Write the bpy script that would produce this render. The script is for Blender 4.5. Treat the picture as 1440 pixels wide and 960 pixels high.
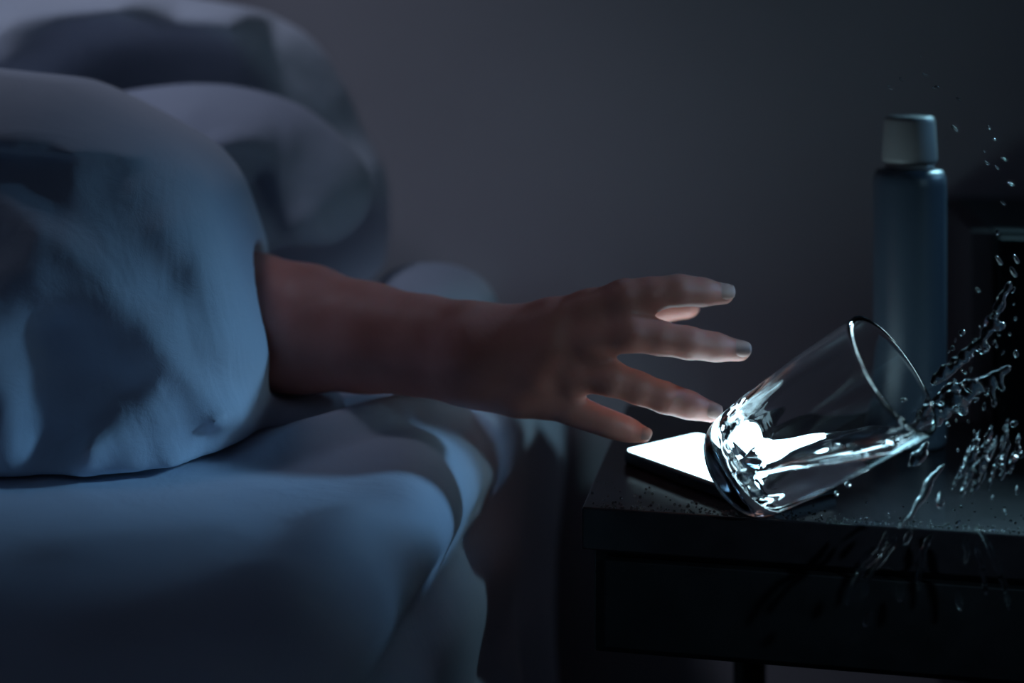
import bpy, bmesh, math, random
import numpy as np
from mathutils import Vector, Matrix

for o in list(bpy.data.objects):
    bpy.data.objects.remove(o)
scene = bpy.context.scene
COL = scene.collection
rng = np.random.default_rng(7)
random.seed(7)

# ------------------------------------------------------------------ camera
FPX = 2000.0                 # focal length in pixels of the 1440 px wide frame (50 mm)
CAMZ = 0.80                  # camera height
HZ = 50.0                    # image row of the horizon
cam_d = bpy.data.cameras.new('camera')
cam_d.lens = 50.0
cam_d.sensor_width = 36.0
cam_d.shift_y = -(480.0 - HZ) / 1440.0
cam_d.clip_start = 0.05
cam_d.dof.use_dof = True
cam_d.dof.focus_distance = 0.91
cam_d.dof.aperture_fstop = 2.2
cam = bpy.data.objects.new('camera', cam_d)
COL.objects.link(cam)
cam.location = (0, 0, CAMZ)
cam.rotation_euler = (math.pi / 2, 0, 0)
scene.camera = cam

# ------------------------------------------------------------------ light
YAW = math.radians(11.0)     # the room is turned this much against the camera
CY, SY = math.cos(YAW), math.sin(YAW)

def L(t, n, z=0.0):
    """room coordinates (t along the head wall, n towards it) -> world"""
    return Vector((t * CY + n * SY, -t * SY + n * CY, z))

def U(u, v, d):
    """a point of the place seen at pixel (u, v), d metres in front of the camera"""
    return Vector(((u - 720.0) / FPX * d, d, CAMZ + (HZ - v) / FPX * d))

world = bpy.data.worlds.new('night')
scene.world = world
world.use_nodes = True
bg = world.node_tree.nodes['Background']
bg.inputs['Color'].default_value = (0.42, 0.56, 0.90, 1)
bg.inputs['Strength'].default_value = 0.019

def area(name, loc, target, size, size_y, energy, color, spread=180):
    ld = bpy.data.lights.new(name, 'AREA')
    ld.shape = 'RECTANGLE'
    ld.size, ld.size_y = size, size_y
    ld.energy = energy
    ld.color = color
    ld.spread = math.radians(spread)
    o = bpy.data.objects.new(name, ld)
    COL.objects.link(o)
    o.location = loc
    o.rotation_euler = (Vector(target) - Vector(loc)).to_track_quat('-Z', 'Y').to_euler()
    return o

# moonlit window to the right of the camera, and the faint glow of the room behind it
area('window_moonlight', (1.70, 1.15, 1.35), U(420, 605, 1.0), 0.26, 0.26, 0.15, (0.24, 0.58, 1.0), 11)
area('ceiling_glow', L(-1.00, 0.70, 2.20), L(-0.56, 1.26, 0.74), 0.32, 0.32, 0.33, (0.68, 0.75, 1.0), 36)
area('splash_fill', (1.10, -0.25, 1.15), U(1400, 600, 0.86), 0.06, 0.08, 0.07, (0.45, 0.80, 1.0), 16)  # added source without a fixture, puts highlights on the splash and rim
area('splash_backlight', (0.58, 1.27, 0.92), U(1375, 600, 0.855), 0.16, 0.16, 0.24, (0.38, 0.80, 1.0), 15)  # added unseen backlight above the cabinet, makes the flying water shine

scene.view_settings.view_transform = 'Standard'
scene.view_settings.look = 'None'
scene.view_settings.exposure = 0.0
scene.view_settings.gamma = 1.0
scene.view_settings.use_curve_mapping = False
scene.cycles.use_denoising = True
scene.cycles.max_bounces = 16
scene.cycles.transmission_bounces = 14
scene.cycles.glossy_bounces = 8
scene.cycles.caustics_refractive = True
scene.cycles.caustics_reflective = True
scene.cycles.blur_glossy = 0.3
scene.cycles.sample_clamp_indirect = 6.0

# ------------------------------------------------------------------ materials
def material(name):
    m = bpy.data.materials.new(name)
    m.use_nodes = True
    nt = m.node_tree
    return m, nt, nt.nodes['Principled BSDF']

def noise_node(nt, scale, detail=4, rough=0.55, coord='Object', mapscale=None):
    tc = nt.nodes.new('ShaderNodeTexCoord')
    nz = nt.nodes.new('ShaderNodeTexNoise')
    nz.inputs['Scale'].default_value = scale
    nz.inputs['Detail'].default_value = detail
    nz.inputs['Roughness'].default_value = rough
    if mapscale:
        mp = nt.nodes.new('ShaderNodeMapping')
        mp.inputs['Scale'].default_value = mapscale
        nt.links.new(tc.outputs[coord], mp.inputs['Vector'])
        nt.links.new(mp.outputs['Vector'], nz.inputs['Vector'])
    else:
        nt.links.new(tc.outputs[coord], nz.inputs['Vector'])
    return nz

def ramp(nt, src, c0, c1, p0=0.3, p1=0.7):
    r = nt.nodes.new('ShaderNodeValToRGB')
    r.color_ramp.elements[0].position = p0
    r.color_ramp.elements[1].position = p1
    r.color_ramp.elements[0].color = (*c0, 1)
    r.color_ramp.elements[1].color = (*c1, 1)
    nt.links.new(src, r.inputs['Fac'])
    return r

def bump(nt, bsdf, src, strength, dist, prev=None):
    b = nt.nodes.new('ShaderNodeBump')
    b.inputs['Strength'].default_value = strength
    b.inputs['Distance'].default_value = dist
    nt.links.new(src, b.inputs['Height'])
    if prev:
        nt.links.new(prev.outputs['Normal'], b.inputs['Normal'])
    nt.links.new(b.outputs['Normal'], bsdf.inputs['Normal'])
    return b

def cloth_mat(name, c0, c1, wrinkle=0.5):
    m, nt, b = material(name)
    nz = noise_node(nt, 9, 5)
    r = ramp(nt, nz.outputs['Fac'], c0, c1)
    nt.links.new(r.outputs['Color'], b.inputs['Base Color'])
    b.inputs['Roughness'].default_value = 0.9
    b.inputs['Sheen Weight'].default_value = 0.25
    b.inputs['Sheen Roughness'].default_value = 0.5
    n1 = noise_node(nt, 14, 3, 0.5, mapscale=(1.0, 1.0, 0.45))
    n1.inputs['Distortion'].default_value = 1.2
    b1 = bump(nt, b, n1.outputs['Fac'], wrinkle * 0.7, 0.010)
    n2 = noise_node(nt, 60, 4, 0.6)
    n2.inputs['Distortion'].default_value = 0.6
    b2 = bump(nt, b, n2.outputs['Fac'], wrinkle * 0.5, 0.003, b1)
    n3 = noise_node(nt, 900, 2)
    bump(nt, b, n3.outputs['Fac'], 0.12, 0.0006, b2)
    return m

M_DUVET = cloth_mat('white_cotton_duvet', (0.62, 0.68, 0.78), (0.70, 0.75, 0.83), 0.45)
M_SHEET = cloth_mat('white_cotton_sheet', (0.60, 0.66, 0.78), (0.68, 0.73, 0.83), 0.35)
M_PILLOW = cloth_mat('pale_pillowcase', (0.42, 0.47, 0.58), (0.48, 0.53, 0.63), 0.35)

def plain(name, col, rough=0.5, metal=0.0, nscale=None, var=0.12, bumps=0.0, spec=0.5):
    m, nt, b = material(name)
    b.inputs['Roughness'].default_value = rough
    b.inputs['Metallic'].default_value = metal
    b.inputs['Specular IOR Level'].default_value = spec
    nz = noise_node(nt, nscale or 20, 5)
    lo = tuple(c * (1 - var) for c in col)
    hi = tuple(min(1, c * (1 + var)) for c in col)
    r = ramp(nt, nz.outputs['Fac'], lo, hi)
    nt.links.new(r.outputs['Color'], b.inputs['Base Color'])
    if bumps:
        n2 = noise_node(nt, (nscale or 20) * 8, 4)
        bump(nt, b, n2.outputs['Fac'], bumps, 0.002)
    return m

M_WALL = plain('painted_plaster', (0.47, 0.45, 0.47), 0.85, nscale=3.0, var=0.06, bumps=0.15, spec=0.2)
M_FLOOR = plain('dark_floor', (0.06, 0.055, 0.055), 0.6, nscale=6)
M_BLACKWOOD = plain('black_lacquered_wood', (0.010, 0.010, 0.012), 0.34, nscale=40, var=0.3, bumps=0.05, spec=0.4)
M_TABLETOP = plain('black_brown_table_top', (0.016, 0.013, 0.016), 0.2, nscale=40, var=0.3, bumps=0.03, spec=0.4)
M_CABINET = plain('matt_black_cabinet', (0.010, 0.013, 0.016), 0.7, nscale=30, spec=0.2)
M_CABINET_SIDE = plain('cabinet_side_wall_bounce', (0.085, 0.072, 0.082), 0.7, nscale=30, spec=0.2)  # lighter than the doors: bounce light from the wall put into the colour
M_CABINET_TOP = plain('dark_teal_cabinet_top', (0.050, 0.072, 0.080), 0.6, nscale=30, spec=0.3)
M_BOTTLE = plain('dark_blue_bottle', (0.045, 0.062, 0.085), 0.38, nscale=12, var=0.08)
M_CAP = plain('grey_bottle_cap', (0.30, 0.29, 0.28), 0.45, nscale=12, var=0.08)
M_PHONE = plain('black_phone_body', (0.006, 0.006, 0.007), 0.35, nscale=50)
M_FRAMEWOOD = plain('bed_frame_wood', (0.03, 0.028, 0.03), 0.6, nscale=30)
M_BASEB = plain('baseboard_paint', (0.30, 0.30, 0.31), 0.6, nscale=8)

def skin_mat():
    m, nt, b = material('skin')
    nz = noise_node(nt, 35, 5)
    r = ramp(nt, nz.outputs['Fac'], (0.60, 0.215, 0.165), (0.68, 0.27, 0.21))
    nt.links.new(r.outputs['Color'], b.inputs['Base Color'])
    b.inputs['Roughness'].default_value = 0.5
    b.inputs['Subsurface Weight'].default_value = 0.35
    b.inputs['Subsurface Radius'].default_value = (1.0, 0.25, 0.12)
    b.inputs['Subsurface Scale'].default_value = 0.006
    n1 = noise_node(nt, 260, 4)
    b1 = bump(nt, b, n1.outputs['Fac'], 0.25, 0.0008)
    n2 = noise_node(nt, 45, 3)
    bump(nt, b, n2.outputs['Fac'], 0.10, 0.002, b1)
    return m
M_SKIN = skin_mat()
M_NAIL = plain('fingernail', (0.66, 0.36, 0.30), 0.5, nscale=60, var=0.05)

def glass_mat(name, ior, tint=(1, 1, 1), rough=0.0):
    m, nt, b = material(name)
    b.inputs['Base Color'].default_value = (*tint, 1)
    b.inputs['Transmission Weight'].default_value = 1.0
    b.inputs['Roughness'].default_value = rough
    b.inputs['IOR'].default_value = ior
    n1 = noise_node(nt, 24, 2)
    bump(nt, b, n1.outputs['Fac'], 0.10, 0.002)
    return m
M_GLASS = glass_mat('clear_glass', 1.47, (0.97, 0.99, 1.0))
M_WATER = glass_mat('water', 1.33, (0.96, 0.99, 1.0))

def screen_mat():
    m, nt, b = material('lit_phone_screen')
    b.inputs['Base Color'].default_value = (0.02, 0.02, 0.02, 1)
    b.inputs['Roughness'].default_value = 0.1
    b.inputs['Emission Color'].default_value = (0.55, 0.86, 1.0, 1)
    b.inputs['Emission Strength'].default_value = 6.0
    return m
M_SCREEN = screen_mat()

# ------------------------------------------------------------------ object helpers
def mesh_obj(name, verts, faces, mat, parent=None, smooth=True):
    me = bpy.data.meshes.new(name)
    me.from_pydata([tuple(v) for v in verts], [], [tuple(int(i) for i in f) for f in faces])
    me.update()
    if smooth:
        me.polygons.foreach_set('use_smooth', [True] * len(me.polygons))
    me.materials.append(mat)
    o = bpy.data.objects.new(name, me)
    COL.objects.link(o)
    if parent:
        o.parent = parent
    return o

def bm_obj(name, bm, mat, parent=None, smooth=False):
    me = bpy.data.meshes.new(name)
    bmesh.ops.recalc_face_normals(bm, faces=bm.faces)
    bm.to_mesh(me)
    bm.free()
    if smooth:
        me.polygons.foreach_set('use_smooth', [True] * len(me.polygons))
    me.materials.append(mat)
    o = bpy.data.objects.new(name, me)
    COL.objects.link(o)
    if parent:
        o.parent = parent
    return o

def empty(name, loc, rz=0.0):
    o = bpy.data.objects.new(name, None)
    o.empty_display_size = 0.05
    COL.objects.link(o)
    o.location = loc
    o.rotation_euler = (0, 0, rz)
    return o

def tag(o, label=None, cat=None, group=None, kind=None):
    if label: o['label'] = label
    if cat: o['category'] = cat
    if group: o['group'] = group
    if kind: o['kind'] = kind
    return o

def box_bm(x0, x1, y0, y1, z0, z1, bevel=0.0, seg=2):
    bm = bmesh.new()
    bmesh.ops.create_cube(bm, size=1)
    for v in bm.verts:
        v.co = Vector((x0 + (v.co.x + .5) * (x1 - x0), y0 + (v.co.y + .5) * (y1 - y0), z0 + (v.co.z + .5) * (z1 - z0)))
    if bevel:
        bmesh.ops.bevel(bm, geom=bm.edges[:], offset=bevel, segments=seg, affect='EDGES', profile=0.5)
    return bm

def lathe_bm(profile, seg=64):
    """profile: list of (r, z); closed at the axis where r == 0"""
    bm = bmesh.new()
    rings = []
    for r, z in profile:
        if r <= 1e-7:
            rings.append([bm.verts.new((0, 0, z))])
        else:
            rings.append([bm.verts.new((r * math.cos(2 * math.pi * i / seg), r * math.sin(2 * math.pi * i / seg), z)) for i in range(seg)])
    for a, b in zip(rings[:-1], rings[1:]):
        for i in range(seg):
            j = (i + 1) % seg
            if len(a) == 1 and len(b) == 1:
                continue
            if len(a) == 1:
                bm.faces.new((a[0], b[i], b[j]))
            elif len(b) == 1:
                bm.faces.new((a[i], a[j], b[0]))
            else:
                bm.faces.new((a[i], a[j], b[j], b[i]))
    return bm

# ------------------------------------------------------------------ implicit surfaces
def smin(a, b, k):
    h = np.maximum(k - np.abs(a - b), 0.0) / k
    return np.minimum(a, b) - h * h * k * 0.25

def smax(a, b, k):
    return -smin(-a, -b, k)

class Field:
    """signed distance field on a grid; x right, y away from the camera, z up"""
    def __init__(self, lo, hi, h):
        self.lo = np.array(lo, float)
        self.h = h
        self.n = np.ceil((np.array(hi, float) - self.lo) / h).astype(int) + 1
        self.F = np.full(self.n, 0.08, np.float32)
        self.ax = [self.lo[i] + h * np.arange(self.n[i]) for i in range(3)]

    def blank(self):
        f = Field.__new__(Field)
        f.lo, f.h, f.n, f.ax = self.lo, self.h, self.n, self.ax
        f.F = np.full(self.n, 0.08, np.float32)
        return f

    def _slice(self, lo, hi):
        a = np.clip(np.floor((np.array(lo) - self.lo) / self.h).astype(int), 0, self.n)
        b = np.clip(np.ceil((np.array(hi) - self.lo) / self.h).astype(int) + 1, 0, self.n)
        if np.any(b <= a):
            return None
        return tuple(slice(a[i], b[i]) for i in range(3))

    def pts(self, sl):
        return np.meshgrid(self.ax[0][sl[0]], self.ax[1][sl[1]], self.ax[2][sl[2]], indexing='ij', sparse=True)

    def cone(self, p0, p1, r0, r1, k=0.01, sub=False):
        """round cone from p0 to p1, blended in with smoothness k (carved out with sub)"""
        p0 = np.array(p0, float); p1 = np.array(p1, float)
        m = max(r0, r1) + 0.05
        sl = self._slice(np.minimum(p0, p1) - m, np.maximum(p0, p1) + m)
        if sl is None:
            return
        X, Y, Z = self.pts(sl)
        d = p1 - p0
        L2 = max(float(d @ d), 1e-12)
        t = np.clip(((X - p0[0]) * d[0] + (Y - p0[1]) * d[1] + (Z - p0[2]) * d[2]) / L2, 0, 1)
        q = np.sqrt((X - p0[0] - t * d[0]) ** 2 + (Y - p0[1] - t * d[1]) ** 2 + (Z - p0[2] - t * d[2]) ** 2)
        s = q - (r0 + (r1 - r0) * t)
        self.F[sl] = smax(self.F[sl], -s, k) if sub else smin(self.F[sl], s, k)

    def chain(self, pts, radii, k=0.01, sub=False):
        for i in range(len(pts) - 1):
            self.cone(pts[i], pts[i + 1], radii[i], radii[i + 1], k, sub)

    def mesh(self):
        F = self.F
        ins = F < 0
        nx, ny, nz = F.shape
        acc = np.zeros((nx - 1, ny - 1, nz - 1, 3), np.float32)
        cnt = np.zeros((nx - 1, ny - 1, nz - 1), np.float32)
        for ax in range(3):
            a = [slice(None)] * 3; b = [slice(None)] * 3
            a[ax] = slice(0, -1); b[ax] = slice(1, None)
            fa, fb = F[tuple(a)], F[tuple(b)]
            cr = (ins[tuple(a)] != ins[tuple(b)])
            t = np.where(cr, fa / np.where(cr, fa - fb, 1), 0)
            o = [i for i in range(3) if i != ax]
            for e in ((0, 0), (0, 1), (1, 0), (1, 1)):
                s = [slice(None)] * 3
                for oi, ei in zip(o, e):
                    s[oi] = slice(ei, F.shape[oi] - 1 + ei)
                c = cr[tuple(s)].astype(np.float32)
                cnt += c
                acc[..., ax] += t[tuple(s)] * c
                for oi, ei in zip(o, e):
                    acc[..., oi] += ei * c
        act = cnt > 0
        idx = np.full(act.shape, -1, np.int64)
        ii = np.argwhere(act)
        idx[act] = np.arange(len(ii))
        V = self.lo + (ii + acc[act] / cnt[act][:, None]) * self.h
        faces = []
        for ax in range(3):
            a = [slice(None)] * 3; b = [slice(None)] * 3
            a[ax] = slice(0, -1); b[ax] = slice(1, None)
            ia, ib = ins[tuple(a)], ins[tuple(b)]
            e = np.argwhere(ia != ib)
            o1, o2 = (ax + 1) % 3, (ax + 2) % 3
            ok = (e[:, o1] > 0) & (e[:, o2] > 0) & (e[:, o1] < act.shape[o1]) & (e[:, o2] < act.shape[o2])
            e = e[ok]
            def cell(d1, d2):
                c = e.copy(); c[:, o1] += d1; c[:, o2] += d2
                return idx[c[:, 0], c[:, 1], c[:, 2]]
            q = np.stack([cell(-1, -1), cell(0, -1), cell(0, 0), cell(-1, 0)], 1)
            fl = ~ia[e[:, 0], e[:, 1], e[:, 2]]
            q[fl] = q[fl][:, ::-1]
            faces.append(q)
        return V, np.concatenate(faces)

def fast_mesh_obj(name, V, Q, mat, parent=None):
    me = bpy.data.meshes.new(name)
    me.vertices.add(len(V))
    me.vertices.foreach_set('co', np.asarray(V, np.float32).ravel())
    me.loops.add(len(Q) * 4)
    me.loops.foreach_set('vertex_index', np.asarray(Q, np.int32).ravel())
    me.polygons.add(len(Q))
    me.polygons.foreach_set('loop_start', np.arange(len(Q), dtype=np.int32) * 4)
    me.polygons.foreach_set('use_smooth', np.ones(len(Q), bool))
    me.update(calc_edges=True)
    me.validate()
    me.materials.append(mat)
    o = bpy.data.objects.new(name, me)
    COL.objects.link(o)
    if parent:
        o.parent = parent
    return o

def relax(V, Q, it=2, lam=0.5):
    n = len(V)
    E = np.concatenate([Q[:, [0, 1]], Q[:, [1, 2]], Q[:, [2, 3]], Q[:, [3, 0]]])
    deg = np.bincount(E[:, 0], minlength=n) + np.bincount(E[:, 1], minlength=n)
    for _ in range(it):
        S = np.zeros_like(V)
        for c in range(3):
            S[:, c] = np.bincount(E[:, 0], V[E[:, 1], c], n) + np.bincount(E[:, 1], V[E[:, 0], c], n)
        V = V + lam * (S / deg[:, None] - V)
    return V

def poly_sdf(P, X, Z):
    """2-D signed distance to the closed polygon P (list of (x, z))"""
    P = np.array(P, float)
    d = np.full(np.broadcast(X, Z).shape, 1e9)
    s = np.ones(d.shape)
    j = len(P) - 1
    for i in range(len(P)):
        e = P[j] - P[i]
        wx, wz = X - P[i, 0], Z - P[i, 1]
        t = np.clip((wx * e[0] + wz * e[1]) / (e @ e), 0, 1)
        d = np.minimum(d, (wx - e[0] * t) ** 2 + (wz - e[1] * t) ** 2)
        c1 = Z >= P[i, 1]; c2 = Z < P[j, 1]; c3 = e[0] * wz > e[1] * wx
        flip = (c1 & c2 & c3) | (~c1 & ~c2 & ~c3)
        s = np.where(flip, -s, s)
        j = i
    return s * np.sqrt(d)

def smooth_poly(P, n=3):
    """Chaikin corner cutting of a closed polygon"""
    P = [np.array(p, float) for p in P]
    for _ in range(n):
        Q = []
        for i in range(len(P)):
            a, b = P[i], P[(i + 1) % len(P)]
            Q += [a * .75 + b * .25, a * .25 + b * .75]
        P = Q
    return P

def smooth_line(P, n=3):
    P = [np.array(p, float) for p in P]
    for _ in range(n):
        Q = [P[0]]
        for a, b in zip(P[:-1], P[1:]):
            Q += [a * .75 + b * .25, a * .25 + b * .75]
        Q.append(P[-1])
        P = Q
    return P

def ridge(P, X, Z, amp, wl, wr, taper=0.25):
    """a fold along the open line P: bell profile, width wl on its left and wr on its right"""
    P = np.array(smooth_line(P, 2))
    best = np.full(np.broadcast(X, Z).shape, 1e9)
    sgn = np.zeros(best.shape); par = np.zeros(best.shape)
    seg = np.linalg.norm(np.diff(P, axis=0), axis=1)
    cum = np.concatenate([[0], np.cumsum(seg)]); tot = cum[-1]
    for i in range(len(P) - 1):
        e = P[i + 1] - P[i]
        wx, wz = X - P[i, 0], Z - P[i, 1]
        t = np.clip((wx * e[0] + wz * e[1]) / (e @ e), 0, 1)
        d = np.hypot(wx - e[0] * t, wz - e[1] * t)
        m = d < best
        best = np.where(m, d, best)
        sgn = np.where(m, e[0] * wz - e[1] * wx, sgn)
        par = np.where(m, (cum[i] + t * seg[i]) / tot, par)
    w = np.where(sgn > 0, wl, wr)
    tp = np.clip(np.minimum(par, 1 - par) / max(taper, 1e-6), 0.0, 1) if taper > 0 else 1.0
    tp = tp * tp * (3 - 2 * tp) if taper > 0 else 1.0
    return amp * np.exp(-(best / w) ** 2) * tp

_R = rng.random((64, 64, 64)).astype(np.float32)
def vnoise(x, y, z):
    xi, yi, zi = np.floor(x).astype(int), np.floor(y).astype(int), np.floor(z).astype(int)
    fx, fy, fz = x - xi, y - yi, z - zi
    fx = fx * fx * (3 - 2 * fx); fy = fy * fy * (3 - 2 * fy); fz = fz * fz * (3 - 2 * fz)
    def g(a, b, c): return _R[(xi + a) % 64, (yi + b) % 64, (zi + c) % 64]
    x00 = g(0,0,0) * (1-fx) + g(1,0,0) * fx; x10 = g(0,1,0) * (1-fx) + g(1,1,0) * fx
    x01 = g(0,0,1) * (1-fx) + g(1,0,1) * fx; x11 = g(0,1,1) * (1-fx) + g(1,1,1) * fx
    a = x00 * (1-fy) + x10 * fy; b = x01 * (1-fy) + x11 * fy
    return (a * (1-fz) + b * fz) * 2 - 1

def fbm(x, y, z, octv=3):
    s, a = 0, 1.0
    for i in range(octv):
        s = s + a * vnoise(x * 2 ** i + 11.3 * i, y * 2 ** i + 5.1 * i, z * 2 ** i + 2.7 * i)
        a *= 0.5
    return s

def px(u, v, d):
    """pixel -> (x, z) in the upright plane d metres away"""
    p = U(u, v, d)
    return (p.x, p.z)

# ------------------------------------------------------------------ the room
WALL_N = 1.45
BED_Z = 0.52
TABLE_Z = 0.50

def quad_slab(name, pts, thick, mat):
    """a flat slab from four corner points, extruded by the vector thick"""
    bm = bmesh.new()
    a = [bm.verts.new(p) for p in pts]
    b = [bm.verts.new(Vector(p) + Vector(thick)) for p in pts]
    bm.faces.new(a); bm.faces.new(b[::-1])
    for i in range(4):
        j = (i + 1) % 4
        bm.faces.new((a[i], b[i], b[j], a[j]))
    return bm_obj(name, bm, mat)

w = quad_slab('wall_back', [L(-3, WALL_N, 0), L(3, WALL_N, 0), L(3, WALL_N, 2.7), L(-3, WALL_N, 2.7)], L(0, .12), M_WALL)
tag(w, 'plain grey-lit bedroom wall behind the bed and bedside table', 'wall', kind='structure')
f = quad_slab('floor', [L(-3, -2, 0), L(3, -2, 0), L(3, WALL_N + .12, 0), L(-3, WALL_N + .12, 0)], (0, 0, -.1), M_FLOOR)
tag(f, 'dark bedroom floor between the bed and the bedside table', 'floor', kind='structure')
b = quad_slab('baseboard_back', [L(-3, WALL_N - .015, 0), L(3, WALL_N - .015, 0), L(3, WALL_N - .015, .08), L(-3, WALL_N - .015, .08)], L(0, .0149), M_BASEB)
tag(b, 'low painted skirting board along the back wall', 'baseboard', kind='structure')

# ------------------------------------------------------------------ bed
bed_edge_t = -0.214
bed = empty('bed', L(-0.95, 0.6, 0), -YAW)
tag(bed, 'low bed with a rumpled white sheet hanging over its side', 'bed')
T0 = -0.95; N0 = 0.6
def bed_part(name, t0, t1, n0, n1, z0, z1, bev, mat):
    return bm_obj(name, box_bm(t0 - T0, t1 - T0, n0 - N0, n1 - N0, z0, z1, bev, 3), mat, bed)
bed_part('bed_base', -1.70, -0.26, -0.54, 1.385, 0.14, 0.27, .01, M_FRAMEWOOD)
bed_part('mattress', -1.70, -0.235, -0.55, 1.395, 0.272, 0.495, .04, M_SHEET)
for t in (-1.62, -0.34):
    for n in (-0.46, 1.28):
        bed_part('leg', t - .03, t + .03, n - .03, n + .03, 0.0, 0.139, .004, M_FRAMEWOOD)

def bed_px(u, v):
    """pixel on the mattress top -> (t, n)"""
    d = (CAMZ - BED_Z) * FPX / (v - HZ)
    x = (u - 720) / FPX * d
    return np.array((x * CY - d * SY, x * SY + d * CY))

def make_sheet():
    R = 0.05
    n_ = np.linspace(-0.56, 1.40, 300)
    top = np.linspace(-1.72, bed_edge_t - R, 170)
    arc = np.linspace(0, math.pi / 2, 14)[1:]
    side = np.linspace(BED_Z - R, 0.17, 60)[1:]
    prof = [(t, BED_Z, 0, 1, t - (bed_edge_t - R)) for t in top]
    prof += [(bed_edge_t - R + R * math.sin(a), BED_Z - R + R * math.cos(a), math.sin(a), math.cos(a), R * a) for a in arc]
    prof += [(bed_edge_t, z, 1, 0, R * math.pi / 2 + BED_Z - R - z) for z in side]
    prof = np.array(prof)
    A = prof[:, 4][:, None] + 0 * n_[None]            # arc length from the edge, + down the side
    N = n_[None] + 0 * prof[:, :1]
    disp = 0.006 * fbm(A * 5, N * 5, A * 0, 3)
    e0 = bed_edge_t - R
    def bp(u, v):
        t, n = bed_px(u, v)
        return (t - e0, n)
    # creases on the top: a long soft fold in front of the arm and one beside the duvet
    disp += ridge([bp(330, 650), bp(420, 632), bp(520, 612), bp(620, 588), bp(690, 575)], A, N, 0.018, 0.035, 0.010)
    disp += ridge([bp(380, 622), bp(470, 606), bp(560, 590), bp(640, 566)], A, N, -0.022, 0.009, 0.009, .15)
    disp += ridge([bp(470, 560), bp(560, 552), bp(640, 548)], A, N, 0.012, 0.03, 0.03)
    disp += ridge([bp(0, 800), bp(200, 770), bp(400, 740)], A, N, 0.006, 0.03, 0.02)
    disp += ridge([bp(60, 900), bp(240, 850), bp(420, 790)], A, N, 0.008, 0.03, 0.02)
    disp += ridge([bp(520, 690), bp(440, 790), bp(360, 900)], A, N, 0.012, 0.02, 0.03)
    # hanging folds along the side
    disp += ridge([(0.02, 0.95), (0.05, 0.80), (0.07, 0.60), (0.06, 0.40), (0.05, 0.1)], A, N, 0.012, 0.030, 0.022, .15)
    disp += ridge([(0.16, 1.22), (0.14, 1.02), (0.15, 0.82), (0.13, 0.60), (0.14, 0.3)], A, N, 0.007, 0.035, 0.030, .15)
    disp += ridge([(0.10, 1.10), (0.10, 0.90), (0.11, 0.70), (0.10, 0.45)], A, N, -0.012, 0.022, 0.022, .15)
    disp += ridge([(0.26, 1.30), (0.24, 1.0), (0.26, 0.7), (0.24, 0.3)], A, N, 0.008, 0.035, 0.035, .15)
    hang = np.clip((A - 0.10) / 0.25, 0, 1)
    disp += hang * 0.014 * np.sin(N * 34 + 2.0 * np.sin(N * 7) + A * 6)
    disp = np.maximum(disp, -0.020)
    Tt = prof[:, 0][:, None] + disp * prof[:, 2][:, None]
    Zz = prof[:, 1][:, None] + disp * prof[:, 3][:, None]
    V = np.stack([Tt - T0, N - N0, Zz], -1).reshape(-1, 3)
    m, k = A.shape
    i = np.arange(m - 1)[:, None] * k + np.arange(k - 1)[None]
    Q = np.stack([i, i + k, i + k + 1, i + 1], -1).reshape(-1, 4)
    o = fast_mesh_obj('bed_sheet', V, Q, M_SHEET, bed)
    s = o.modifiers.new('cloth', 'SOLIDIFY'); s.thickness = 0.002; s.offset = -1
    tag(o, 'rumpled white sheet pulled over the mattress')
    return o
make_sheet()

# ------------------------------------------------------------------ arm joints (needed by the duvet too)
def jr(u, v, d, rpx):
    return U(u, v, d), rpx / FPX * d
ARM_TOP = [jr(-60, 330, 1.2200, 70), jr(120, 430, 1.1000, 76), jr(250, 440, 1.0750, 76), jr(350, 437, 1.0529, 74), jr(430, 446, 1.0295, 66), jr(520, 458, 1.0101, 52), jr(600, 468, 0.9918, 44), jr(655, 476, 0.9780, 42)]
ARM_BOT = [jr(120, 440, 1.1000, 72), jr(250, 464, 1.0700, 76), jr(350, 472, 1.0479, 72), jr(430, 480, 1.0245, 62), jr(520, 490, 1.0051, 52), jr(600, 503, 0.9898, 44), jr(655, 513, 0.9760, 42)]

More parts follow.
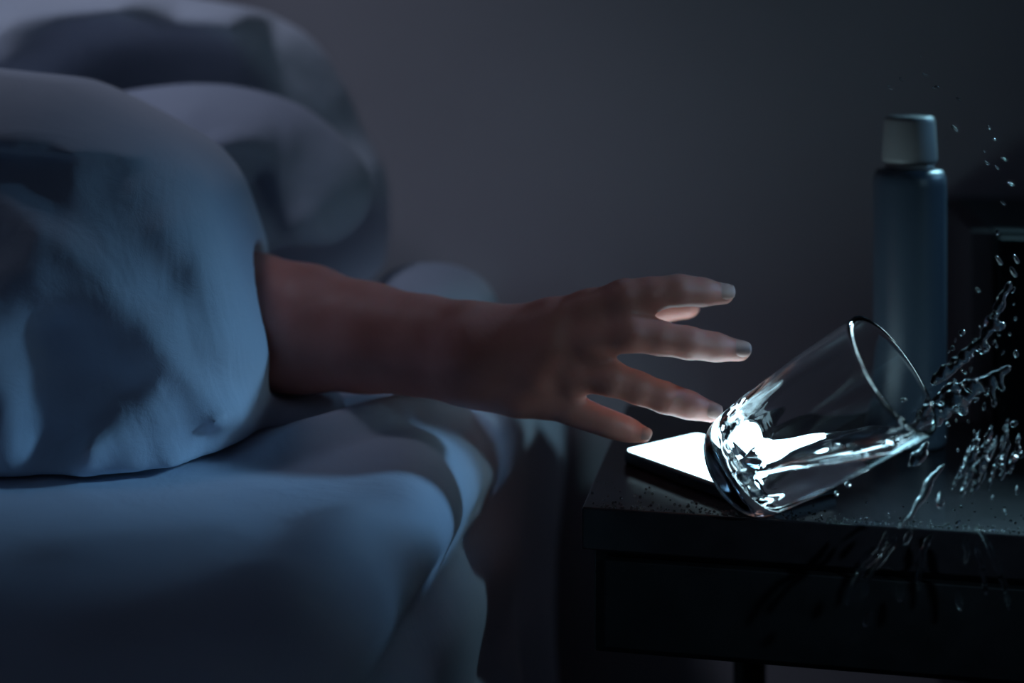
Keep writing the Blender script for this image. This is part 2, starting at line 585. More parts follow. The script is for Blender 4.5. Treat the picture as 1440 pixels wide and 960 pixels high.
# ------------------------------------------------------------------ bedding
def bedding(name, outline, dref, dback, k_edge, folds, base, mat, h=0.005, noise_amp=0.006, noise_sc=9.0, extra=None, carve_arm=False, lump=None, zmin=None):
    P = smooth_poly([px(u, v, dref) for u, v in outline], 2)
    A = np.array(P)
    lo = [A[:, 0].min() - .03, 0.70, A[:, 1].min() - .03]
    hi = [A[:, 0].max() + .03, dback + .05, A[:, 1].max() + .03]
    if lump:
        for p, r in lump:
            lo = np.minimum(lo, np.array(p) - r - .02); hi = np.maximum(hi, np.array(p) + r + .02)
    X2, Z2 = np.meshgrid(np.arange(int((hi[0] - lo[0]) / h) + 2) * h + lo[0], np.arange(int((hi[2] - lo[2]) / h) + 2) * h + lo[2], indexing='ij')
    ps = poly_sdf(P, X2, Z2)
    front = base(X2, Z2)
    for line, amp, wl, wr, tp in folds:
        front = front - ridge([px(u, v, dref) for u, v in line], X2, Z2, amp, wl, wr, tp)
    front = front + noise_amp * fbm(X2 * noise_sc, Z2 * noise_sc * .8, X2 * 0 + dref * 7, 3)
    lo[1] = max(0.7, front[ps < 0.0].min() - .02)
    Fd = Field(lo, hi, h)
    nx, _, nz = Fd.n
    Y = Fd.ax[1][None, :, None]
    ps3 = ps[:nx, None, :nz]; fr = front[:nx, None, :nz]
    dd = np.maximum((fr - Y) * 0.85, Y - dback)
    F = smax(ps3 + 0 * Y, (fr - Y) * 0.85, k_edge)
    F = smax(F, (Y - dback) + 0 * ps3, k_edge)
    Fd.F = F.astype(np.float32)
    if lump:
        for p, r in lump:
            Fd.cone(p, (p[0] + 1e-4, p[1], p[2]), r, r, 0.03)
    if extra:
        for pts, rad, kk in extra:
            Fd.chain(pts, rad, kk)
    if carve_arm:
        for ch in (ARM_TOP, ARM_BOT):
            Fd.chain([c[0] for c in ch], [c[1] + 0.006 for c in ch], 0.012, sub=True)
    if zmin is not None:
        Z = Fd.ax[2][None, None, :]
        Fd.F = np.maximum(Fd.F, (zmin - Z).astype(np.float32))
    V, Q = Fd.mesh()
    V = relax(V, Q, 2)
    return fast_mesh_obj(name, V, Q, mat)

# the duvet in front, bunched over the sleeper
DO = [(-420, 60), (-200, 90), (0, 112), (60, 118), (130, 152), (200, 190), (255, 222), (292, 268), (312, 320), (332, 385), (352, 450), (372, 510), (366, 560), (364, 606), (344, 630), (330, 634), (318, 648), (300, 646), (284, 662), (262, 658), (244, 672), (212, 674), (190, 668), (165, 660), (120, 676), (0, 706), (-420, 760)]
def duvet_base(X, Z):
    s = np.clip((X + 0.29) / 0.14, -2.0, 1.2)           # recedes to the right
    s = np.where(s < 0, 0.2 * s, s)
    x0, z0 = px(0, 186, 0.95); x1, z1 = px(245, 214, 0.95)
    zl = z0 + (z1 - z0) * np.clip((X - x0) / (x1 - x0), -1.5, 1.6)
    up = np.clip((Z - zl + 0.004) / 0.04, 0, 2.0)        # above the hem it leans back
    return 0.892 + 0.060 * s - 0.006 * np.abs(fbm(X * 26, Z * 16, X * 0 + 3.3, 2)) + 0.050 * up ** 1.2 - 0.012 * np.clip((Z - BED_Z) / 0.2, 0, 1)
duvet_folds = [
    # line, height, width left, width right, taper
    ([(-60, 200), (40, 250), (130, 318), (205, 400), (262, 490), (318, 570), (358, 612)], 0.011, 0.011, 0.060, .10),
    ([(40, 330), (78, 400), (84, 480), (76, 560), (50, 650)], 0.009, 0.022, 0.075, .18),
    ([(-60, 360), (0, 380), (40, 440), (30, 540)], 0.008, 0.014, 0.04, .25),
    ([(140, 250), (185, 330), (245, 420), (300, 500)], 0.008, 0.012, 0.035, .3),
    ([(262, 260), (300, 350), (325, 440), (345, 530)], 0.010, 0.030, 0.030, .25),
    ([(215, 300), (260, 380), (300, 470)], -0.003, 0.012, 0.020, .3),
    ([(150, 560), (190, 610), (240, 630), (300, 615)], 0.020, 0.045, 0.040, .25),
    ([(112, 380), (122, 470), (118, 560), (104, 640)], -0.018, 0.022, 0.018, .25),
    ([(-60, 186), (100, 196), (190, 205), (250, 220)], 0.014, 0.012, 0.005, .15),
    ([(-60, 140), (60, 150), (150, 176)], 0.012, 0.012, 0.012, .3),
    ([(-40, 166), (80, 176), (180, 192)], 0.008, 0.006, 0.006, .3),
    ([(-40, 225), (60, 222), (150, 240)], -0.012, 0.022, 0.030, .3),
    ([(240, 560), (262, 600), (270, 640)], -0.006, 0.010, 0.010, .3),
    ([(286, 600), (320, 612), (350, 598)], -0.010, 0.008, 0.008, .3),
    ([(240, 655), (300, 630), (345, 600)], 0.010, 0.010, 0.010, .3),
    ([(310, 590), (330, 570), (356, 560)], 0.008, 0.007, 0.007, .3),
    ([(150, 640), (170, 600), (176, 560)], 0.008, 0.008, 0.008, .3),
]
lumps = [(U(385, 590, 1.03), 0.026), (U(425, 588, 1.04), 0.024), (U(405, 572, 1.05), 0.024), (U(450, 598, 1.03), 0.014)]
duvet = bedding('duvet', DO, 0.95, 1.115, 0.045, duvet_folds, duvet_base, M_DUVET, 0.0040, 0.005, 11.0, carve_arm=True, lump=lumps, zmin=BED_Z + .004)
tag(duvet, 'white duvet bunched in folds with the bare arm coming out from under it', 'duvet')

# behind it: a pillow with the quilt pulled up in an arch over it
PO = [(-260, 190), (-60, 165), (60, 148), (140, 122), (240, 108), (340, 114), (420, 142), (482, 184), (520, 232), (532, 285), (512, 326), (478, 352), (440, 356), (396, 348), (350, 372), (250, 430), (60, 470), (-260, 470)]
def pillow_base(X, Z):
    return 1.135 + 0.05 * np.clip((Z - 0.60) / 0.2, 0, 1) ** 2 + 0.03 * np.clip((X + 0.2) / 0.1, 0, 1)
pillow_folds = [
    ([(190, 205), (260, 208), (330, 198), (400, 190)], 0.020, 0.012, 0.020, .3),
    ([(200, 175), (300, 165), (400, 165), (480, 200)], 0.016, 0.02, 0.03, .3),
    ([(300, 240), (350, 262), (400, 250)], -0.022, 0.025, 0.03, .3),
    ([(335, 275), (345, 325), (348, 350)], 0.02, 0.010, 0.015, .3),
    ([(400, 300), (440, 330), (480, 320)], 0.012, 0.02, 0.02, .3),
    ([(225, 180), (235, 215)], -0.006, 0.008, 0.008, .3), ([(262, 178), (268, 212)], -0.006, 0.008, 0.008, .3), ([(300, 176), (303, 208)], -0.006, 0.008, 0.008, .3),
]
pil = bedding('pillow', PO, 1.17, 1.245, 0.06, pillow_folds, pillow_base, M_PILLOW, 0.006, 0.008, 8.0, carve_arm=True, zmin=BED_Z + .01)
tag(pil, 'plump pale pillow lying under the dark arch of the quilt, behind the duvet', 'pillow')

QO = [(-300, -60), (-100, -30), (0, -18), (100, -12), (200, -14), (300, 2), (392, 22), (452, 60), (508, 122), (552, 188), (580, 255), (594, 330), (584, 400), (545, 470), (0, 500), (-300, 500)]
def quilt_base(X, Z):
    return 1.285 + 0.09 * np.clip((X + .25) / .14, 0, 1) ** 1.4
quilt_folds = [
    ([(-80, 60), (60, 96), (90, 70), (140, 45), (220, 28), (300, 24), (370, 40)], 0.070, 0.05, 0.028, .08),
    ([(30, 40), (68, 70), (78, 120), (60, 170)], 0.06, 0.03, 0.03, .2),
    ([(-60, 25), (60, 22), (160, 6), (260, 6)], 0.05, 0.02, 0.02, .2),
    ([(440, 100), (490, 170), (530, 250), (545, 330)], 0.004, 0.03, 0.03, .2),
    ([(100, 150), (180, 95), (300, 80), (400, 120), (470, 190), (510, 270)], -0.016, 0.04, 0.04, .2),
]
quilt = bedding('quilt', QO, 1.27, 1.42, 0.08, quilt_folds, quilt_base, M_DUVET, 0.006, 0.008, 8.0, zmin=BED_Z + .01)
tag(quilt, 'quilt pulled up in a tall dark arch against the wall behind the pillow', 'quilt')

FO = [(500, 470), (520, 410), (548, 384), (590, 374), (640, 378), (676, 394), (700, 424), (706, 470), (690, 492), (600, 500), (520, 496)]
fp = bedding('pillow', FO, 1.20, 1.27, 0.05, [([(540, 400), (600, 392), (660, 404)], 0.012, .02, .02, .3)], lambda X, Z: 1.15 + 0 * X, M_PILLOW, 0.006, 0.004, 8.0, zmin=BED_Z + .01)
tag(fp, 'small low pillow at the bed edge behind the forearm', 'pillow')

# ------------------------------------------------------------------ the reaching arm
def make_arm():
    Fd = Field((-0.45, 0.88, 0.45), (0.20, 1.30, 0.80), 0.002)
    for ch in (ARM_TOP, ARM_BOT):
        Fd.chain([c[0] for c in ch], [c[1] for c in ch], 0.02)
    # wrist to knuckles: the palm
    W1 = jr(655, 476, 0.9780, 42); W2 = jr(655, 513, 0.9760, 42)
    mcp = {'i': jr(775, 452, 0.9660, 29), 'm': jr(770, 487, 0.9600, 28), 'r': jr(752, 522, 0.9620, 27), 'p': jr(728, 552, 0.9700, 25)}
    wr = {'i': jr(668, 474, 0.9760, 38), 'm': jr(668, 490, 0.9720, 38), 'r': jr(664, 508, 0.9720, 38), 'p': jr(660, 522, 0.9760, 34)}
    for q in 'imrp':
        Fd.cone(wr[q][0], mcp[q][0], wr[q][1], mcp[q][1], 0.022)
    # fleshy heel of the hand and thumb side, away from the camera
    Fd.cone(jr(690, 492, 0.9920, 40)[0], jr(745, 500, 0.9880, 34)[0], .019, .016, 0.02)
    Fd.cone(jr(690, 526, 0.9840, 34)[0], jr(735, 552, 0.9820, 26)[0], .016, .013, 0.02)
    fingers = {
        'i': [mcp['i'], jr(878, 418, 0.9500, 23), jr(955, 408, 0.9500, 20), jr(1018, 413, 0.9560, 15.5)],
        'm': [mcp['m'], jr(888, 469, 0.9420, 23), jr(968, 482, 0.9420, 20.5), jr(1040, 493, 0.9480, 16)],
        'r': [mcp['r'], jr(860, 532, 0.9460, 22), jr(935, 559, 0.9440, 19.5), jr(1000, 579, 0.9480, 15.5)],
        'p': [mcp['p'], jr(806, 577, 0.9580, 18.5), jr(858, 596, 0.9540, 16.5), jr(905, 611, 0.9540, 12.5)],
    }
    for q, js in fingers.items():
        # a finger of its own, slim between the joints and padded at the tip
        sub = Fd.blank()
        pts, rad = [js[0][0]], [js[0][1] * 0.92]
        for a, b in zip(js[:-1], js[1:]):
            pts += [a[0].lerp(b[0], .5), b[0]]
            rad += [min(a[1], (a[1] + b[1]) / 2 * 0.985), b[1]]
        sub.chain(pts, rad, 0.008)
        Fd.F = smin(Fd.F, sub.F, 0.009)
    # thumb: leaves the index side of the palm near the wrist, behind the palm
    th = [jr(690, 468, 0.9960, 32), jr(765, 452, 1.0180, 25), jr(868, 438, 1.0240, 22), jr(920, 433, 1.0220, 22), jr(968, 431, 1.0160, 17)]
    sub = Fd.blank()
    sub.chain([t[0] for t in th], [t[1] for t in th], 0.006)
    Fd.F = smin(Fd.F, sub.F, 0.014)
    # knuckles and tendons on the back of the hand
    for q in 'imrp':
        c, r = mcp[q]
        k = c + Vector((0, -r * .55, r * .15))
        Fd.cone(k, k + Vector((.0005, 0, 0)), r * .58, r * .58, 0.016)
        Fd.cone(wr[q][0] + Vector((0, -wr[q][1] * .72, 0.002)), c + Vector((0, -r * .62, r * .1)), .0035, .0045, 0.014)
    V, Q = Fd.mesh()
    V = relax(V, Q, 7, 0.5)
    o = fast_mesh_obj('person', V, Q, M_SKIN)
    tag(o, 'bare right arm and open hand reaching from under the duvet towards the phone', 'person')
    # fingernails
    for q, js in list(fingers.items()) + [('t', th[-3:])]:
        a, b = js[-2], js[-1]
        ax = (b[0] - a[0]).normalized()
        dors = Vector((0.0, -0.86, 0.50)) if q != 't' else Vector((0.0, -0.25, 0.97))
        dors = (dors - ax * dors.dot(ax)).normalized()
        side = ax.cross(dors)
        r = b[1]
        wdt, ln = r * 0.74, r * 0.86
        verts, faces = [], []
        NU, NV = 9, 9
        for lay in (0.0, -0.0010):
            for i in range(NU):
                for j in range(NV):
                    s, t = -1 + 2 * i / (NU - 1), -1 + 2 * j / (NV - 1)
                    s2 = s * math.sqrt(1 - 0.42 * t * t); t2 = t * math.sqrt(1 - 0.30 * s * s)
                    hgt = math.sqrt(max(0.0, 1.04 - (s2 * .78) ** 2)) * r + 0.0004 + lay - 0.0009 * t2 * t2
                    verts.append(b[0] - ax * (r * 0.10) + ax * (t2 * ln) + side * (s2 * wdt) + dors * hgt)
        K = NU * NV
        for i in range(NU - 1):
            for j in range(NV - 1):
                v = i * NV + j
                faces.append((v, v + NV, v + NV + 1, v + 1))
                faces.append((K + v, K + v + 1, K + v + NV + 1, K + v + NV))
        rim = [i * NV for i in range(NU)] + [(NU - 1) * NV + j for j in range(1, NV)] + [i * NV + NV - 1 for i in range(NU - 2, -1, -1)] + [j for j in range(NV - 2, 0, -1)]
        for a1, b1 in zip(rim, rim[1:] + rim[:1]):
            faces.append((a1, K + a1, K + b1, b1))
        mesh_obj('fingernail', verts, faces, M_NAIL, o)
    return o
make_arm()

# ------------------------------------------------------------------ bedside table
TL = U(818, 712, 0.905); TL.z = TABLE_Z
table = empty('bedside_table', (TL.x, TL.y, 0), -YAW)
tag(table, 'black bedside table beside the bed with the phone and falling glass', 'table')
TW, TD = 0.56, 0.26
bm_obj('table_top', box_bm(0, TW, 0, TD, TABLE_Z - .027, TABLE_Z, .0012, 2), M_TABLETOP, table)
bm_obj('body', box_bm(.0065, TW - .0065, .012, TD - .006, .404, TABLE_Z - .0275, .001, 1), M_BLACKWOOD, table)
dr = bm_obj('drawer', box_bm(.014, TW - .014, .004, .0118, .410, TABLE_Z - .034, .001, 2), M_BLACKWOOD, table)
kb = lathe_bm([(0, 0), (.004, 0), (.004, .008), (.009, .012), (.010, .017), (.007, .020), (0, .021)], 24)
bmesh.ops.rotate(kb, verts=kb.verts, cent=(0, 0, 0), matrix=Matrix.Rotation(math.pi / 2, 3, 'X'))
bmesh.ops.translate(kb, verts=kb.verts, vec=(.42, .004, .44))
bm_obj('knob', kb, M_BLACKWOOD, dr, True)
for lx in (.10, TW - .10):
    for ly in (.20, TD - .03):
        bm = bmesh.new()
        bmesh.ops.create_cone(bm, cap_ends=True, segments=16, radius1=.009, radius2=.013, depth=.404)
        bmesh.ops.translate(bm, verts=bm.verts, vec=(lx, ly, .202))
        bm_obj('leg', bm, M_BLACKWOOD, table)

# ------------------------------------------------------------------ black cabinet at the right
cab_c = U(1365, 325, 1.135)
cab = empty('cabinet', (cab_c.x, cab_c.y, 0), -YAW)
tag(cab, 'tall black cabinet against the wall at the right behind the splash', 'cabinet')
ch_ = cab_c.z
cd = WALL_N - (cab_c.x * SY + cab_c.y * CY) - .017
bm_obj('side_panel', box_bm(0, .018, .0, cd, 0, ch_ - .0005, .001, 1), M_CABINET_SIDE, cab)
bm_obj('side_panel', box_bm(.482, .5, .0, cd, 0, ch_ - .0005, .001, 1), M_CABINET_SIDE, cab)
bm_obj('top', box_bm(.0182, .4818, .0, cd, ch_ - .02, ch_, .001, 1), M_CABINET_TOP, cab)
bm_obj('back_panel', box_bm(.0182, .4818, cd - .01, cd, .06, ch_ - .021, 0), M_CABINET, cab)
for k in range(2):
    x0 = .0185 + k * .2318
    dd_ = bm_obj('door', box_bm(x0 + .001, x0 + .2308, -.016, -.0005, .05, ch_ - .003, .002, 2), M_CABINET, cab)
    hx = x0 + (.20 if k == 0 else .03)
    bm_obj('handle', box_bm(hx - .004, hx + .004, -.030, -.0165, .34, .42, .002, 2), M_CABINET, dd_)
bm_obj('plinth', box_bm(.0182, .4818, .03, cd - .02, 0, .049, 0), M_CABINET, cab)

# ------------------------------------------------------------------ bottle behind the glass
bd = 1.05
bc = U(1279, 0, bd); 
bott = empty('bottle', (bc.x, bc.y, TABLE_Z + .0005))
tag(bott, 'tall dark blue bottle with a grey cap standing behind the tilted glass', 'bottle')
br = 50 / FPX * bd
bh = (CAMZ + (HZ - 238) / FPX * bd) - TABLE_Z
chh = 74 / FPX * bd
cr_ = 37 / FPX * bd
bm_obj('body', lathe_bm([(0, 0), (br * .92, 0), (br * .985, .002), (br, .006), (br, bh - .012), (br * .985, bh - .006), (br * .90, bh - .001), (br * .70, bh), (0, bh)], 64), M_BOTTLE, bott, True)
bm_obj('collar', lathe_bm([(0, bh), (cr_ * .9, bh), (cr_ * .9, bh + .005), (0, bh + .005)], 48), M_CAP, bott, True)
bm_obj('cap', lathe_bm([(0, bh + .005), (cr_ * 1.0, bh + .005), (cr_ * 1.02, bh + .008), (cr_ * .94, bh + chh - .004), (cr_ * .90, bh + chh - .001), (cr_ * .80, bh + chh), (0, bh + chh)], 48), M_CAP, bott, True)

# ------------------------------------------------------------------ phone
PT = TABLE_Z + .0004
PTH = 0.0092
pz = PT + PTH
def on_plane(u, v, z):
    d = (CAMZ - z) * FPX / (v - HZ)
    return Vector(((u - 720) / FPX * d, d, z))
pc = on_plane(879, 633, pz)                    # left corner
PANG = math.radians(-54)                 # long edge runs towards the camera and right
PL, PW = 0.132, 0.073
phone = empty('smartphone', (pc.x, pc.y, PT), PANG)
tag(phone, 'black smartphone lying on the table with a glowing white screen', 'phone')
def rounded_slab(x0, x1, y0, y1, z0, z1, r, bev, seg=8):
    bm = bmesh.new()
    ring = []
    for cx, cy, a0 in ((x1 - r, y1 - r, 0), (x0 + r, y1 - r, 90), (x0 + r, y0 + r, 180), (x1 - r, y0 + r, 270)):
        for i in range(seg + 1):
            a = math.radians(a0 + 90 * i / seg)
            ring.append((cx + r * math.cos(a), cy + r * math.sin(a)))
    vs = [bm.verts.new((x, y, z0)) for x, y in ring]
    f0 = bm.faces.new(vs)
    ex = bmesh.ops.extrude_face_region(bm, geom=[f0])
    bmesh.ops.translate(bm, verts=[v for v in ex['geom'] if isinstance(v, bmesh.types.BMVert)], vec=(0, 0, z1 - z0))
    bmesh.ops.recalc_face_normals(bm, faces=bm.faces)
    if bev:
        es = [e for e in bm.edges if abs(e.verts[0].co.z - e.verts[1].co.z) < 1e-7]
        bmesh.ops.bevel(bm, geom=es, offset=bev, segments=3, affect='EDGES', profile=.5)
    return bm
# local x along the long edge, local y to the far side
bm_obj('body', rounded_slab(-.004, PL, -.001, PW, 0, PTH - .0003, .007, .002), M_PHONE, phone, False)
scr = bm_obj('screen', rounded_slab(-.0015, PL - .0025, .0012, PW - .0022, PTH - .0005, PTH + .0002, .005, 0), M_SCREEN, phone)
tag(scr, 'glowing bluish white screen')
for bx_ in (.045, .062):
    bm_obj('side_button', rounded_slab(bx_, bx_ + .012, -.0016, -.0006, .004, .006, .0004, 0, 3), M_PHONE, phone)

# ------------------------------------------------------------------ falling glass
GL_H = 0.118
BASE_C = U(1024, 670, 0.900)
RIM_C = U(1256, 526, 0.848)
gax = (RIM_C - BASE_C).normalized()
GL_H = (RIM_C - BASE_C).length
outer = [(0, .0026), (.010, .0016), (.018, 0), (.0235, .0008), (.0285, .0040), (.0320, .0100), (.0342, .0200), (.0362, .040), (.0380, .065), (.0393, .090), (.0400, GL_H - .001), (.0398, GL_H)]
inner = [(.0370, GL_H), (.0366, GL_H - .001), (.0362, .090), (.0352, .065), (.0334, .042), (.0308, .027), (.0262, .0195), (.0200, .0165), (.0110, .0150), (0, .0146)]
def fine(P, n=2):
    P2 = smooth_line(P, n)
    return [(max(0.0, float(a[0])), float(a[1])) for a in P2]
INN = fine(inner)
gbm = lathe_bm(fine(outer) + INN, 112)
for v in gbm.verts:                       # shallow cut flutes around the heavy foot, inside
    r = math.hypot(v.co.x, v.co.y)
    if r > .004 and any(abs(r - a) < 1e-6 and abs(v.co.z - b) < 1e-6 for a, b in INN):
        fade = max(0.0, 1 - max(0.0, v.co.z - .018) / .045)
        f = 1 - 0.035 * fade * (0.5 + 0.5 * math.cos(14 * math.atan2(v.co.y, v.co.x)))
        v.co.x *= f; v.co.y *= f
gm = Matrix.Translation(BASE_C) @ gax.to_track_quat('Z', 'Y').to_matrix().to_4x4()
glass = bm_obj('drinking_glass', gbm, M_GLASS, None, True)
glass.matrix_world = gm
tag(glass, 'clear drinking glass tipping over to the right and spilling its water', 'glass')

def lathe_r(prof, z):
    P = np.array(sorted(prof, key=lambda p: p[1]))
    return np.interp(z, P[:, 1], P[:, 0])

def water_in_glass():
    h = 0.0012
    Fd = Field((-.040, -.040, .012), (.040, .040, GL_H - .001), h)
    X, Y, Z = Fd.pts((slice(None),) * 3)
    ip = fine(inner)
    rz = lathe_r(ip, Z)
    s = (np.sqrt(X * X + Y * Y) - rz - .0002) * 0.85
    s = np.maximum(s, (0.0146 - .0002) - Z)
    # water level: a plane, wavy, through two points in the world
    inv = gm.inverted()
    a = inv @ U(1040, 640, 0.90); b_ = inv @ U(1292, 592, 0.868)
    upv = (inv.to_3x3() @ Vector((-0.10, 0, 1))).normalized()
    al = (b_ - a).normalized()
    nrm = (upv - al * upv.dot(al)).normalized()
    pl = (X - a.x) * nrm.x + (Y - a.y) * nrm.y + (Z - a.z) * nrm.z
    pl = pl + 0.0018 * fbm(X * 60, Y * 60, Z * 45, 2) + 0 * X
    Fd.F = smax(s, pl, 0.002).astype(np.float32)
    Fd.F[[0, -1]] = .01; Fd.F[:, [0, -1]] = .01; Fd.F[:, :, [0, -1]] = .01
    V, Q = Fd.mesh()
    V = relax(V, Q, 2)
    o = fast_mesh_obj('spilling_water', V, Q, M_WATER)
    o.matrix_world = gm
    tag(o, 'clear water still lying in the lower side of the tipping glass', 'water')
water_in_glass()

# ------------------------------------------------------------------ splash
def splash(name, lines, label, h=0.0009, k=0.003, jitter=0.55, beads=(), cat='water', group=None):
    """one connected piece of flying water: blobby strands along lines of (u, v, d, r_mm)"""
    allp = []
    Ls = []
    for ln in lines:
        P = np.array([(*U(u, v, d), r / 1000) for u, v, d, r in ln])
        P = np.array(smooth_line(P, 2))
        seg = max(6, int(np.linalg.norm(np.diff(P[:, :3], axis=0), axis=1).sum() / 0.0032))
        cum = np.concatenate([[0], np.cumsum(np.linalg.norm(np.diff(P[:, :3], axis=0), axis=1))])
        tt = np.linspace(0, cum[-1], seg)
        Qp = np.stack([np.interp(tt, cum, P[:, c]) for c in range(4)], 1)
        Qp[:, :3] += rng.normal(0, 1, (seg, 3)) * Qp[:, 3:4] * jitter
        Qp[:, 3] *= rng.uniform(0.55, 1.35, seg)
        Ls.append(Qp); allp.append(Qp)
    A = np.concatenate(allp)
    Fd = Field(A[:, :3].min(0) - .008, A[:, :3].max(0) + .008, h)
    for Qp in Ls:
        Fd.chain([q[:3] for q in Qp], [max(q[3], .0007) for q in Qp], k)
    V, Q = Fd.mesh()
    V = relax(V, Q, 1)
    o = fast_mesh_obj(name, V, Q, M_WATER)
    tag(o, label, cat, group)
    return o

splash('water_splash', [
    [(1296, 604, .866, 2.55), (1312, 586, .864, 3.40), (1338, 566, .862, 3.57), (1362, 548, .86, 3.06), (1386, 538, .858, 2.21), (1402, 524, .856, 1.88), (1414, 518, .855, 1.52)],
    [(1306, 578, .866, 1.70), (1322, 556, .868, 1.70), (1340, 540, .87, 2.21), (1356, 544, .866, 2.04), (1380, 548, .86, 1.36), (1398, 536, .858, 1.19)],
    [(1338, 566, .862, 2.21), (1346, 582, .860, 2.04), (1362, 556, .86, 1.52)],
    [(1392, 534, .858, 1.19), (1396, 556, .857, 1.02), (1398, 574, .856, 0.76)],
    [(1404, 524, .856, 1.19), (1410, 546, .855, 0.94)],
    [(1290, 610, .868, 2.55), (1300, 592, .864, 2.55), (1306, 570, .862, 1.52), (1303, 556, .862, 0.85)],
], 'thick jet of water shooting to the right out of the glass rim')
splash('water_splash', [
    [(1310, 540, .872, 1.36), (1322, 526, .872, 2.04), (1338, 512, .87, 1.88), (1356, 498, .868, 2.04), (1378, 482, .866, 1.52), (1390, 468, .865, 2.21), (1398, 448, .864, 2.38), (1402, 430, .864, 1.88), (1412, 414, .863, 1.52), (1421, 398, .862, 1.52)],
    [(1312, 538, .872, 1.02), (1330, 530, .87, 1.19), (1350, 510, .87, 1.19), (1366, 498, .868, 1.02)],
    [(1398, 450, .864, 1.19), (1408, 464, .864, 1.36), (1412, 456, .864, 0.85)],
    [(1372, 486, .866, 1.02), (1384, 498, .866, 1.19), (1390, 484, .866, 0.85)],
], 'thin beaded arc of water rising to the upper right', jitter=0.5)
def strands(n, u0, u1, v0, v1, du, ln, d, rmin, rmax):
    out = []
    for _ in range(n):
        u = rng.uniform(u0, u1); v = rng.uniform(v0, v1); l = ln * rng.uniform(.6, 1.3); r = rng.uniform(rmin, rmax)
        dx = du * rng.uniform(.6, 1.4); dd = d + rng.uniform(-.006, .006)
        out.append([(u, v, dd, r * .5), (u + dx * .4, v + l * .4, dd, r), (u + dx * .75, v + l * .75, dd, r * .9), (u + dx, v + l, dd, r * .4)])
    return out
splash('water_splash', [
    [(1376, 612, .85, .8), (1368, 642, .848, 1.3), (1360, 672, .846, 1.5), (1352, 698, .845, .8)],
    [(1394, 606, .85, .8), (1388, 634, .848, 1.3), (1378, 660, .846, 1.4), (1372, 690, .845, .8)],
] + strands(15, 1358, 1408, 596, 640, -18, 50, .848, .5, 1.1), 'ragged curtain of water falling just right of the glass rim', jitter=0.45, h=.0009, k=.0022)
splash('water_splash', strands(10, 1412, 1438, 586, 650, -8, 30, .85, .6, 1.3), 'small cluster of splashing water at the far right edge', jitter=0.6, h=.0009, k=.0022)
splash('water_splash', [
    [(1304, 622, .858, 1.2), (1294, 634, .857, 2.0), (1282, 650, .856, 1.6), (1276, 656, .856, .8)],
    [(1302, 636, .858, .8), (1298, 642, .857, 1.4), (1286, 652, .856, 1.0)],
], 'short bright tongue of water dripping off the glass rim', jitter=0.15)

streaks = [
    [(1328, 652, .852, .9), (1312, 668, .850, 1.6), (1304, 684, .849, 2.2), (1294, 704, .847, 1.6), (1278, 726, .845, 1.2), (1262, 742, .842, 1.0)],
    [(1248, 742, .842, 1.2), (1240, 772, .838, 1.6), (1212, 800, .834, 2.2), (1200, 824, .832, 1.6), (1192, 850, .830, 1.2)],
    [(1262, 750, .840, 1.0), (1248, 778, .837, 1.3), (1228, 800, .834, 1.2), (1214, 830, .832, 1.4), (1212, 836, .832, .9)],
    [(1308, 752, .838, 1.6), (1300, 772, .836, 1.8), (1294, 800, .834, 1.3), (1290, 830, .832, 1.2)],
    [(1354, 752, .836, 1.1), (1362, 772, .834, 1.5), (1356, 792, .832, .9)],
    [(1376, 742, .834, 1.6), (1392, 768, .832, 1.4), (1404, 800, .830, 1.3), (1416, 834, .828, 1.4), (1419, 858, .826, .9)],
    [(1372, 766, .834, .9), (1380, 796, .832, 1.2), (1386, 820, .830, 1.6), (1386, 834, .829, 1.1)],
    [(1282, 744, .840, .9), (1276, 756, .838, 1.1), (1272, 766, .838, .8)],
    [(1344, 826, .832, 1.0), (1348, 846, .830, 1.5), (1350, 858, .829, 1.0)],
    [(1266, 824, .834, 1.1), (1266, 838, .833, 1.4), (1264, 842, .833, 1.0)],
    [(1224, 862, .830, 1.0), (1218, 878, .828, 1.7), (1216, 880, .828, 1.2)],
    [(1326, 700, .846, 1.0), (1318, 716, .845, 1.3), (1322, 690, .846, .8)],
]
streak_labels = ['bright broken streak of water trailing down from the glass rim across the table top',
    'leftmost long water streak hanging before the black drawer front',
    'second long water streak from the left, curving beside the leftmost one',
    'wavy water streak below the glass rim, alone in the middle of the drawer front',
    'short water streak left of the two long ones at lower right',
    'longest slanting water streak at the lower right, running down to the right',
    'fainter long streak of water just left of the longest slanting one',
    'very short thin streak of water right at the table edge below the glass',
    'small detached water streak low in the picture right of the middle',
    'tiny detached water streak low before the drawer, between the two streak groups',
    'lowest detached water streak of all, below the leftmost long streak',
    'short hooked streak of water in the air above the table edge']
for s, lb in zip(streaks, streak_labels):
    splash('water_streak', [[(u, v, d, r * .75) for u, v, d, r in s]], lb, jitter=0.3, group='falling water streaks')

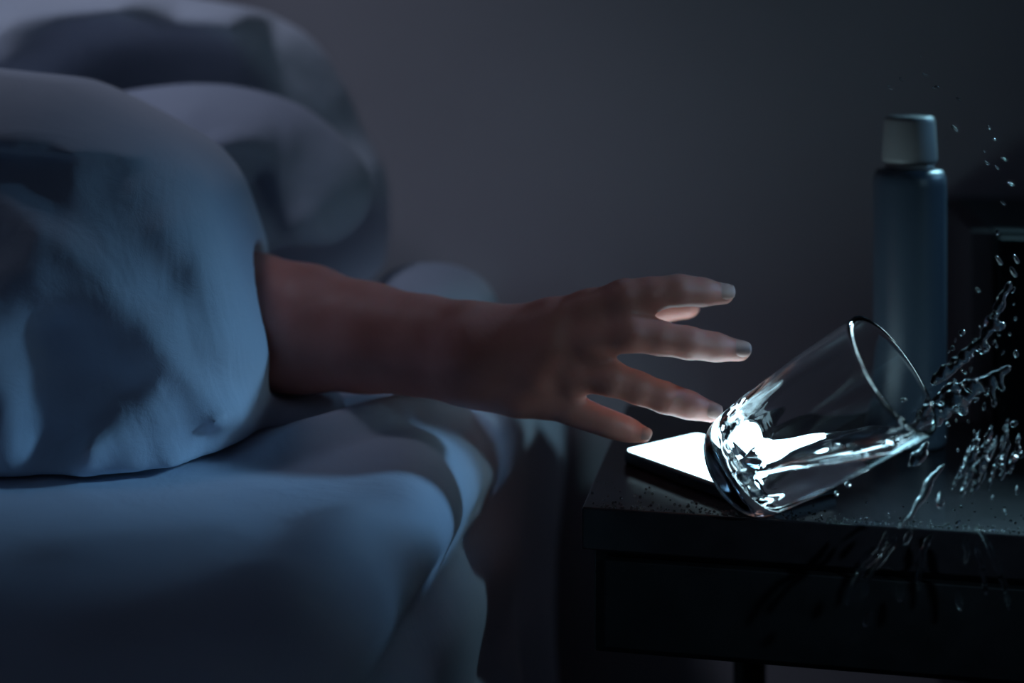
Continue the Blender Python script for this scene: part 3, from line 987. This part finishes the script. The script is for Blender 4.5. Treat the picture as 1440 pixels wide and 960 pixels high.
def drop_mesh():
    bm = bmesh.new()
    bmesh.ops.create_icosphere(bm, subdivisions=3, radius=1)
    for v in bm.verts:
        s = 1 + 0.18 * math.sin(v.co.x * 2.3 + 1) + 0.12 * math.sin(v.co.y * 3.1)
        v.co = Vector((v.co.x * s, v.co.y * s, v.co.z * (1 + 0.25 * v.co.z)))
    me = bpy.data.meshes.new('water_drop')
    bm.to_mesh(me); bm.free()
    me.polygons.foreach_set('use_smooth', [True] * len(me.polygons))
    me.materials.append(M_WATER)
    return me
DM = drop_mesh()
def drop(u, v, d, rmm, lng=1.0, ang=0.0, label=None, group='flying water drops'):
    if label is None:
        if u < 1300:
            label = 'clear water drop close below or inside the tilted glass'
        elif v < 440:
            label = 'small water drop flying highest, beside the tip of the rising arc'
        elif v < 600:
            label = 'small clear water drop flying between the two jets at the rim'
        else:
            label = 'small water drop falling low beside the ragged curtain of water'
        group = 'flying water drops ' + ('near the glass' if u < 1300 else 'at the top' if v < 440 else 'between the jets' if v < 600 else 'low down')
    o = bpy.data.objects.new('water_drop', DM)
    COL.objects.link(o)
    o.location = U(u, v, d)
    r = rmm / 1000
    o.scale = (r, r, r * lng)
    o.rotation_euler = (rng.uniform(-.3, .3), math.radians(ang), 0)
    tag(o, label, 'water drop', group)
for a in [(1406, 368, .86, 1.5, 2.2, -35), (1426, 384, .86, 1.6, 2.4, -30), (1430, 366, .86, 1.5, 2.0, -30), (1376, 408, .864, 1.1, 2.0, -40), (1352, 468, .868, 2.0, 1.0, 60),
          (1429, 498, .858, 1.8, 1.3, 0), (1428, 448, .858, 1.0, 1.2, 20), (1340, 490, .868, 1.3, 1.2, 0), (1414, 602, .852, 1.6, 1.8, 15), (1425, 596, .852, 2.0, 1.3, 60),
          (1372, 562, .86, 1.4, 1.3, 60), (1376, 552, .86, 1.0, 1.2, 0), (1384, 572, .858, 1.1, 2.4, 5), (1403, 328, .862, 1.2, 1.5, -10), (1388, 552, .858, 1.2, 2.6, 5),
          (1270, 562, .87, 1.6, 1.2, 70), (1192, 682, .865, 2.0, 1.1, 0), (1176, 694, .864, 1.4, 1.3, 10), (1366, 500, .866, 1.4, 1.3, 40), (1332, 596, .86, 1.0, 1.3, 0),
          (1420, 470, .86, 1.0, 1.2, 0), (1436, 640, .85, 1.6, 1.4, 20), (1430, 690, .848, 1.4, 2.0, 10), (1396, 700, .847, 1.0, 1.6, 10), (1414, 720, .846, 1.0, 1.6, -10)]:
    drop(*a)
for i in range(34):                       # fine drops scattered along the jets
    s = rng.random()
    u = 1318 + 112 * s + rng.normal(0, 8); v = 590 - 130 * s + rng.normal(0, 38)
    if u < 1437:
        drop(u, v, .86 + rng.uniform(-.02, .02), rng.uniform(.5, 1.3), rng.uniform(1.0, 2.2), rng.uniform(-60, 60))
for i in range(16):
    s = rng.random()
    u = 1275 + 150 * s + rng.normal(0, 14); v = 100 + 150 * s + rng.normal(0, 28)
    if u < 1435:
        drop(u, v, .90 + rng.uniform(-.03, .05), rng.uniform(.6, 1.2), rng.uniform(1.6, 3.2), -58 + rng.normal(0, 8), 'faint elongated water drop thrown high above the bottle', 'high spray drops')

# spray of tiny beads left on the table top near its front edge
def beads():
    V, Fc = [], []
    def bead(x, y, r):
        n0 = len(V)
        V.append((x, y, TABLE_Z + r * .9))
        for ring, (rr, zz) in enumerate(((.7, .62), (1, .02))):
            for i in range(8):
                a = 2 * math.pi * i / 8
                V.append((x + r * rr * math.cos(a), y + r * rr * math.sin(a), TABLE_Z + r * zz))
        for i in range(8):
            j = (i + 1) % 8
            Fc.append((n0, n0 + 1 + i, n0 + 1 + j))
            Fc.append((n0 + 1 + i, n0 + 9 + i, n0 + 9 + j, n0 + 1 + j))
    for i in range(420):
        s = rng.random() ** 0.8
        tl = rng.uniform(.002, .30)
        nl = .002 + abs(rng.normal(0, .006)) if i % 3 else .002 + abs(rng.normal(0, .03))
        p = Matrix.Rotation(-YAW, 3, 'Z') @ Vector((tl, nl, 0)) + Vector((TL.x, TL.y, 0))
        bead(p.x, p.y, rng.uniform(.0004, .0012))
    o = mesh_obj('water_beads', V, Fc, M_WATER)
    tag(o, 'fine beads of spilt water along the front edge of the black table top', 'water', kind='stuff')
beads()
